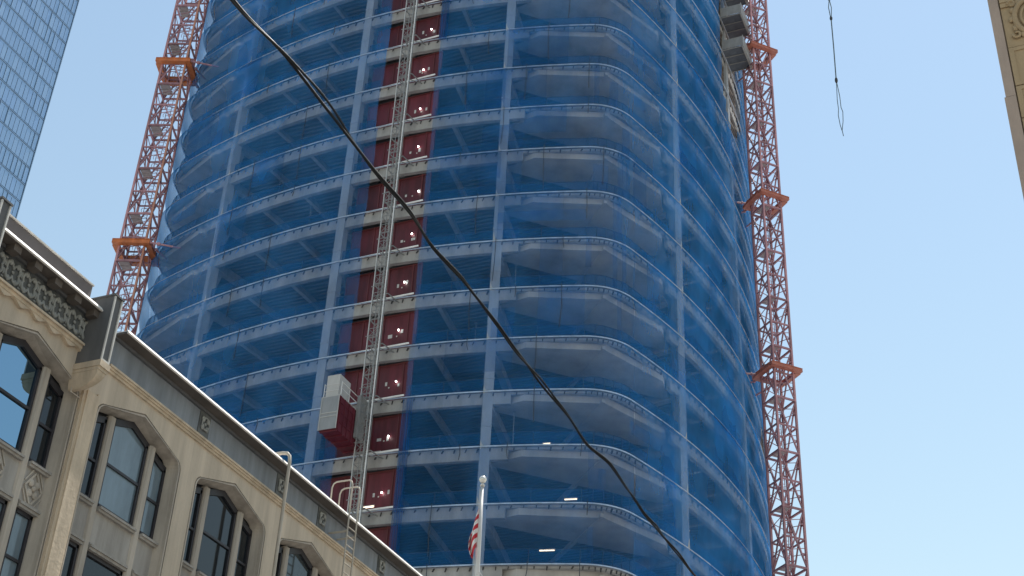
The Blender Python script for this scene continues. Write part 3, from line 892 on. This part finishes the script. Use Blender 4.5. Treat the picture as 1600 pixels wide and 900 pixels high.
ys = [BAY1+PITCH*i for i in range(-2, 8)]
for bi, yc in enumerate(ys, start=-1):      # bay 1 is the first seen at the left edge
    def lk(nm, me, par, zl=0.): return link(nm, me, par, (0, 0, 0))
    wl = link('facade_wall', WME, lb, (0, yc-25.0, -G))
    wn = link('window', SME, lb, (0, yc-25.0, -G))
    for y in MULL: link('mullion', mull_me[y], wn)
    for ri in range(3):
        for li in range(3):
            sm, topo, zm = SASH[ri, li]
            link('sash_frame', sm, wn)
            g = PV.get((bi, ri, li), 'glass_dark' if li == 0 or (bi+ri*2+li) % 3 else 'glass_mid')
            pane_mesh(*LIGHTS[li], ROWS[ri][0], topo).build('pane', M[g], wn)
    for ri in range(4): link('spandrel', SPM[ri], wn)
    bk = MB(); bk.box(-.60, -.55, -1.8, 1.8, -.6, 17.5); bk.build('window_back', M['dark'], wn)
    if bi <= 1:
        for y in (-1.4, 0, 1.4): link('spandrel_ornament', DIA, wn, (-.28, y, 14.05))
# pier faces: a slightly proud pier, warm bounce light put into its colour, between the pavilion and the plain bays
def pier(y, wd, m_):
    b = MB(); b.box(XF+.002, XF+.14, y-wd/2, y+wd/2, G-.1, 17.05)
    b.box(XF+.003, XF+.09, y-wd/2-.09, y-wd/2-.001, G-.1, 17.15); b.box(XF+.003, XF+.09, y+wd/2+.001, y+wd/2+.09, G-.1, 17.15)
    bp(b, 'pier', m_)
pier(BAY1+PITCH/2-.02, .44, M['cream_warm']); pier(BAY1-PITCH/2-.02, .44, M['cream_warm'])
# string course under the frieze
PY0, PY1 = BAY1-PITCH/2, BAY1+PITCH/2       # the pavilion bay
sc = MB(); sc.box(XF-.1, XF+.10, PY1+.36, YE, 18.02, 18.08); sc.box(XF-.1, XF+.06, PY1+.36, YE, 17.95, 18.0195); sc.box(XF-.1, XF+.14, PY1+.36, YE, 18.0805, 18.14)
bp(sc, 'string_course', M['cream_warm'])
# scalloped moulding below the ornate frieze
sm_ = MB(); sm_.box(XF-.1, XF+.12, YS, PY1-.3, 17.93, 18.02); sm_.box(XF-.1, XF+.18, YS, PY1-.3, 18.0205, 18.08)
y = YS
while y < PY1-.5:
    L = .62; n = 8
    pts = [(XF+.001, y, 17.93), ]
    pts = [(XF+.001, y+L*i/n, 17.93-.13*(abs(math.cos(math.pi*i/n))**2)) for i in range(n+1)]+[(XF+.001, y+L, 17.95), (XF+.001, y, 17.95)]
    sm_.prism(pts, (.10, 0, 0)); y += L
bp(sm_, 'scalloped_moulding', M['cream_warm'])
# frieze
bp(MB().box(XF-.2, XF+.04, PY1+.3, YE, 18.141, 18.97), 'frieze', M['frieze'])
bp(MB().box(XF-.2, XF+.04, YS, PY1-.2, 18.081, 18.97), 'frieze', M['frieze_dark'])
b = MB(); b.box(XF+.041, XF+.13, PY1+.3, YE, 18.90, 18.975); b.box(XF+.041, XF+.13, YS, PY1-.2, 18.90, 18.975); bp(b, 'bed_moulding', M['pil_grey'])
# scroll ornament on the ornate frieze
def scroll_mesh():
    b = MB()
    for sy in (-1, 1):
        for sz in (-1, 1):
            pts = []
            for i in range(12):
                t = i/11*math.pi*1.35; r = .155*(1-.45*i/11)
                pts.append((.01, sy*(.035+.11-r*math.cos(t)*.9), sz*(.08+r*math.sin(t)*1.25)))
            b.tube(pts, [.022+.025*math.sin(math.pi*i/11) for i in range(12)], 6)
            b.ball((.02, sy*.13, sz*.22), .075, 8, 5, (.6, .75, 1.15))
    b.ball((.02, 0, 0), .05, 8, 5, (.6, 1, 1))
    for sz in (-1, 1):
        b.ball((.015, .30, sz*.12), .05, 8, 5, (.6, .6, 2.2)); b.ball((.01, .30, sz*.27), .035, 8, 5, (.6, 1.6, .8))
    return b.mesh('scroll_ornament', M['ornament'], True)
SCR = scroll_mesh()
y = PY1-.62
while y > YS:
    link('scroll_ornament', SCR, lb, (.05, y-25.0, 18.5-G)); y -= .60
for yy in (BAY1+PITCH*1.55, BAY1+PITCH*2.5, BAY1+PITCH*3.07, BAY1+PITCH*4.0, BAY1+PITCH*5.0):
    link('rosette', ROS, lb, (.09, yy-25.0, 18.55-G)); bp(MB().box(XF+.0405, XF+.07, yy-.26, yy+.26, 18.16, 18.895), 'rosette_plaque', M['frieze_dark'])
# eave: soffit, bright lip, roof
def eave(y0, y1):
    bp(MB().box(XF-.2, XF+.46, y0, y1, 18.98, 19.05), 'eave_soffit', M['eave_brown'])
    bp(MB().prism([(XF+.461, y0, 18.985), (XF+.50, y0, 18.985), (XF+.52, y0, 19.0), (XF+.461, y0, 19.10)], (0, y1-y0, 0)), 'eave_lip', M['eave_lip'])
    bp(MB().box(XF-.2, XF+.459, y0, y1, 19.051, 19.075), 'gutter', M['eave_lip'])
eave(PY1+.33, YE); eave(YS, PY1-.42)
y = PY1-.85
while y > YS:
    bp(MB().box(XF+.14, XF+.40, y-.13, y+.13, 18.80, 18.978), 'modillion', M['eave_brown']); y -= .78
bp(MB().box(XF-18, XF-.201, YS, YE, 18.6, 19.0), 'roof', M['roof'])
bp(MB().box(XF-18, XF-.75, YS, YE, G-.1, 18.59), 'rear_block', M['cream'])
bp(MB().box(XF-.75, XF-.003, YE-.3, YE, G-.1, 18.6), 'end_wall', M['cream'])
# raised parapet of the pavilion
b = MB(); b.box(XF-.35, XF-.1, PY0+.1, PY1-.72, 19.02, 19.93); bp(b, 'parapet', M['parapet'])
bp(MB().box(XF-.37, XF-.06, PY0+.1, PY1-.70, 19.931, 19.97), 'parapet_coping', M['rim'])
bp(MB().box(XF-.35, XF-.12, PY1-.70, PY1-.2, 19.02, 19.33), 'parapet', M['parapet'])
bp(MB().box(XF-.36, XF-.09, PY1-.69, PY1-.2, 19.331, 19.36), 'parapet_coping', M['rim'])
bp(MB().box(XF-.35, XF-.12, YS, PY0-.4, 19.02, 19.93), 'parapet', M['parapet'])
# pilaster blocks between the friezes
def pil(y):
    y0, y1 = y-.20, y+.13
    p = bp(MB().box(XF-.2, XF+.78, y0, y1, 17.5, 19.42), 'pilaster', M['pil_grey'])
    b = MB()
    b.box(XF+.781, XF+.82, y0, y0+.045, 17.5, 19.40); b.box(XF+.781, XF+.82, y1-.045, y1, 17.5, 19.40); b.box(XF+.781, XF+.82, y0+.046, y1-.046, 17.5, 17.56)
    bp(b, 'pilaster_rim', M['rim'], p)
    bp(MB().box(XF-.2, XF+.83, y0-.03, y1+.03, 19.421, 19.47), 'pilaster_cap', M['pil_grey'], p)
    c = MB(); c.box(XF-.1, XF+.84, y0-.03, y1+.04, 17.33, 17.499); c.box(XF-.1, XF+.80, y0-.01, y1+.02, 17.24, 17.329)
    bp(c, 'pilaster_base', M['cream_warm'], p)
    c = MB()
    for q in range(7):
        r0 = .74*math.cos(q/7*math.pi/2); r1 = .74*math.cos((q+1)/7*math.pi/2); zz0 = 17.239-.42*math.sin(q/7*math.pi/2); zz1 = 17.239-.42*math.sin((q+1)/7*math.pi/2)
        c.hexa([(XF-.1, y0+.0+.12*(q+1)/7, zz1), (XF+.04+r1, y0+.12*(q+1)/7, zz1), (XF+.04+r1, y1-.12*(q+1)/7, zz1), (XF-.1, y1-.12*(q+1)/7, zz1),
                (XF-.1, y0+.12*q/7, zz0), (XF+.04+r0, y0+.12*q/7, zz0), (XF+.04+r0, y1-.12*q/7, zz0), (XF-.1, y1-.12*q/7, zz0)])
    bp(c, 'corbel', M['cream_warm'], p)
pil(24.40); pil(24.40-PITCH+.1)
# small raised panel outline beside the pavilion
b = MB(); b.box(XF+.001, XF+.02, PY1-.72, PY1-.69, 16.75, 17.45); b.box(XF+.001, XF+.02, PY1-.69, PY1-.3, 16.75, 16.78); bp(b, 'panel_outline', M['cream_grey'])
# drain pipe hooked over the eave
b = MB(); px_, py_ = XF+.66, 33.45
b.tube([(px_, py_, G), (px_, py_, 19.0), (px_-.03, py_, 19.22), (px_-.12, py_, 19.32), (px_-.3, py_, 19.36), (px_-.9, py_, 19.36)], .055, 10)
dp = bp(b, 'drain_pipe', M['pipe'], lb, True)

# roof ladder
la = thing('roof_ladder', 'pale steel ladder with hooped handrails climbing over the bright eave', 'ladder', (XF+.72, 37.5, 12.0))
for y in (-.27, .27):
    b = MB(); b.tube([(0, y, -8), (0, y, 7.0), (0, y, 7.95), (-.05, y, 8.08), (-.15, y, 8.13), (-.62, y, 8.13), (-.72, y, 8.08), (-.77, y, 7.95), (-.77, y, 7.05)], .027, 8)
    b.build('handrail', M['pipe'], la, True)
for q in range(48): MB().tube([(0, -.27, -7.8+q*.31), (0, .27, -7.8+q*.31)], .018, 6).build('rung', M['pipe'], la)
for zz in (6.3, 3.0, 0, -3):
    b = MB()
    for y in (-.27, .27): b.bar((0, y, zz), (-.72, y, zz), .05)
    b.build('wall_bracket', M['pipe'], la)

# flagpole and limp flag
fp = thing('flagpole', 'pale tapered flagpole with a ball on top, rising above the roof edge', 'flagpole', (-24.0, 50.95, 19.0))
MB().tube([(0, 0, 0), (0, 0, 2), (0, 0, 5), (0, 0, 7.3)], [.12, .11, .09, .062], 12).build('pole', M['pole'], fp, True)
MB().tube([(0, 0, 7.3), (0, 0, 7.36), (0, 0, 7.45)], [.1, .1, .05], 10).build('truck', M['pole'], fp, True)
MB().ball((0, 0, 7.62), .165, 14, 10).build('finial', M['gold'], fp, True)
MB().tube([(-.12, -.02, .6), (-.13, -.03, 3.4), (-.10, -.02, 7.2)], .012, 5).build('halyard', M['rim'], fp)
b = MB(); b.tube([(.1, .0, 3.35), (.22, .03, 3.2), (.24, .03, 3.0), (.12, 0, 2.95)], .025, 6); b.build('cleat', M['paper'], fp)
def flag():
    me = bpy.data.meshes.new('flag'); NU, NVv = 36, 26
    vs, fs, uvs = [], [], []
    for j in range(NVv+1):
        v = j/NVv                                  # along the hoist, 1 at the top
        for i in range(NU+1):
            u = i/NU                               # along the fly
            # the fly hangs down from the hoist in a few deep folds, the canton hidden inside
            x = -.08-.36*math.sin(math.pi*min(1, (1-v)*.75+.12))**.8*(1-(1-u)**2)
            y = .14*math.cos(u*8.5+v*1.5)*min(1, u*4)
            z = 6.25-1.75*(1-v)-1.15*u*(.55+.45*v)+.06*math.sin(u*8.5)
            vs.append((x*.92-y*.39, x*.39+y*.92, z))
            uvs.append((.43+.57*u, v*.62))
    for j in range(NVv):
        for i in range(NU):
            a = j*(NU+1)+i; fs.append((a, a+1, a+NU+2, a+NU+1))
    me.from_pydata(vs, [], fs)
    ul = me.uv_layers.new(name='UVMap')
    for lp in me.loops: ul.data[lp.index].uv = uvs[lp.vertex_index]
    for p in me.polygons: p.use_smooth = True
    me.materials.append(M['flag'])
    o = link('flag', me, None, (-24.0, 50.95, 19.0))
    sm = o.modifiers.new('cloth', 'SOLIDIFY'); sm.thickness = .01
    return tag(o, 'limp red and white striped flag hanging down beside its pole', 'flag')
flag()

# ================================================================== OVERHEAD CABLE
oc = thing('overhead_cable', 'black twisted overhead cable crossing the whole picture slantwise', 'cable', (-4.15, 0, 6.0))
ctr = []
rs = random.Random(4)
kx = [rs.uniform(-.03, .03) for _ in range(400)]; kz = [rs.uniform(-.03, .03) for _ in range(400)]
def kink(a, t):
    i = int(t/.55); f = t/.55-i; f = f*f*(3-2*f); return a[i % 400]*(1-f)+a[(i+1) % 400]*f
s1, s2 = [], []
t = 0.
while t < 72:
    y = -6+t; cx, cz = kink(kx, t), kink(kz, t)
    # the pair opens into loose loops here and there
    lo = .0145+.022*max(0, math.sin(t*1.7))**4
    a = t*2*math.pi/2.3+.6*math.sin(t*.9)
    s1.append((cx, y, cz)); s2.append((cx+lo*math.cos(a), y, cz+lo*math.sin(a)))
    t += .06
MB().tube(s1, 0.0105, 8).build('cable_core', M['wire'], oc, True)
MB().tube(s2, .0085, 7).build('cable_wrap', M['wire_grey'], oc, True)

# ================================================================== GLASS TOWER (upper left)
GX, GY = -175.0, 160.3
gt = thing('glass_tower', 'tall blue glass skyscraper with a fine grid of panes at the upper left', 'skyscraper', (GX, GY, G))
MB().box(-45, -.35, -70, -.02, 0, 262).build('building_body', M['glass_frame'], gt)
PW, PH = 1.12, 4.0
prs = random.Random(11)
pw_me = {}
zb = 147.5-G
for r in range(15):
    for c in range(20):
        y1 = -.12-c*PW; y0 = y1-PW+.07
        tall = prs.random()
        z0, z1 = zb+r*PH+.08, zb+r*PH+PH-.62
        mi = prs.choice((0, 0, 1, 2, 3, 1, 4))
        key = mi
        if key not in pw_me: pw_me[key] = MB().box(-.3, -.10, 0, PW-.09, 0, PH-.70).mesh('pane', M['panes'][mi])
        o = link('pane', pw_me[key], gt, (prs.uniform(-.02, .02), y0, z0)); o.rotation_euler = (0, prs.uniform(-.006, .006), prs.uniform(-.012, .012))
for r in range(16):
    MB().box(-.3, -.13, -24, -.1, zb+r*PH-.58, zb+r*PH-.30).build('spandrel_panel', M['spandrel'], gt)
    MB().box(-.3, -.02, -24, -.1, zb+r*PH-.25, zb+r*PH-.12).build('spandrel_panel', M['spandrel'], gt)
    # staggered dark fins on the mullions, one to two storeys long
fin = MB().box(-.12, .05, -.05, .05, 0, PH-.3).mesh('mullion_fin', M['glass_frame'])
for r in range(15):
    for c in range(20):
        if prs.random() < .22: link('mullion_fin', fin, gt, (0, -.1-c*PW, zb+r*PH))
MB().box(-.6, .06, -.09, .05, 60, 262).build('corner_trim', M['glass_frame'], gt)
ob = MB()
for z in range(0, 146, 4): ob.box(-.34, -.1, -60, -.1, z+.4, z+3.6)
ob.build('lower_glazing', M['panes'][0], gt)

# ================================================================== RIGHT STONE BUILDING
RY = 35.0
rbd = thing('stone_building', 'tan stone building corner with carved scroll panel at the upper right edge', 'building', (10, RY, G))
def rp(mb, name, m_, parent=rbd, smooth=False): return tp(mb, name, m_, parent, smooth)
rp(MB().box(.02, 22, RY+.12, RY+8.5, G, 46), 'building_body', M['tan'])
rp(MB().box(-.09, .20, RY-.02, RY+8.6, 28.42, 46), 'corner_strip', M['tan_pink'])
rp(MB().box(-.13, .20, RY-.03, RY+8.6, G, 28.40), 'corner_strip', M['tan_pink'])
rp(MB().box(.205, .235, RY+.04, RY+.119, G, 46), 'corner_groove', M['tan_dark'])
zs = [22.2, 23.6, 25.0, 26.25, 27.52, 28.76, 30.28, 32.32, 33.9, 35.4, 37]
for a, bq in zip(zs[:-1], zs[1:]):
    for c in range(5):
        x0 = .24+c*2.3; x1 = x0+2.27
        blk = rp(MB().box(x0, x1, RY+.02, RY+.118, a+.02, bq-.02), 'stone_block', M['tan'])
        if bq-a < 1.9:
            fr = MB(); fr.box(x0+.001, x1-.001, RY-.01, RY+.018, a+.021, a+.16); fr.box(x0+.001, x1-.001, RY-.01, RY+.018, bq-.16, bq-.021)
            fr.box(x0+.001, x0+.15, RY-.009, RY+.017, a+.161, bq-.161); fr.box(x1-.15, x1-.001, RY-.009, RY+.017, a+.161, bq-.161)
            rp(fr, 'block_margin', M['tan'], blk)
        else:
            sc = MB(); cx, cz = x0+.95, (a+bq)/2+.05
            for r_, tk in ((.60, .09), (.42, .05)):
                sc.tube([(cx+r_*math.cos(q/24*2*math.pi), RY-.02, cz+r_*1.25*math.sin(q/24*2*math.pi)) for q in range(25)], tk, 6, False)
            for q in range(14):
                an = q/14*2*math.pi; sc.ball((cx+.70*math.cos(an), RY-.02, cz+.86*math.sin(an)), .09, 7, 5, (1, .6, 1.3))
            for sx in (-1, 1):
                for sz in (-1, 1):
                    sc.tube([(cx+sx*(.62+.13*math.cos(t_)*(1-t_/9)), RY-.03, cz+sz*(.62+.16*math.sin(t_)*(1-t_/9))) for t_ in [q*.5 for q in range(12)]], .045, 6)
            sc.ball((cx, RY, cz), .3, 10, 6, (1, .4, 1.4))
            rp(sc, 'scroll_panel', M['tan'], blk, True)
            fr = MB(); fr.box(x0+.001, x1-.001, RY-.06, RY+.018, bq-.22, bq-.021); fr.box(x0+.001, x1-.001, RY-.035, RY+.018, bq-.40, bq-.225)
            rp(fr, 'block_margin', M['tan'], blk)
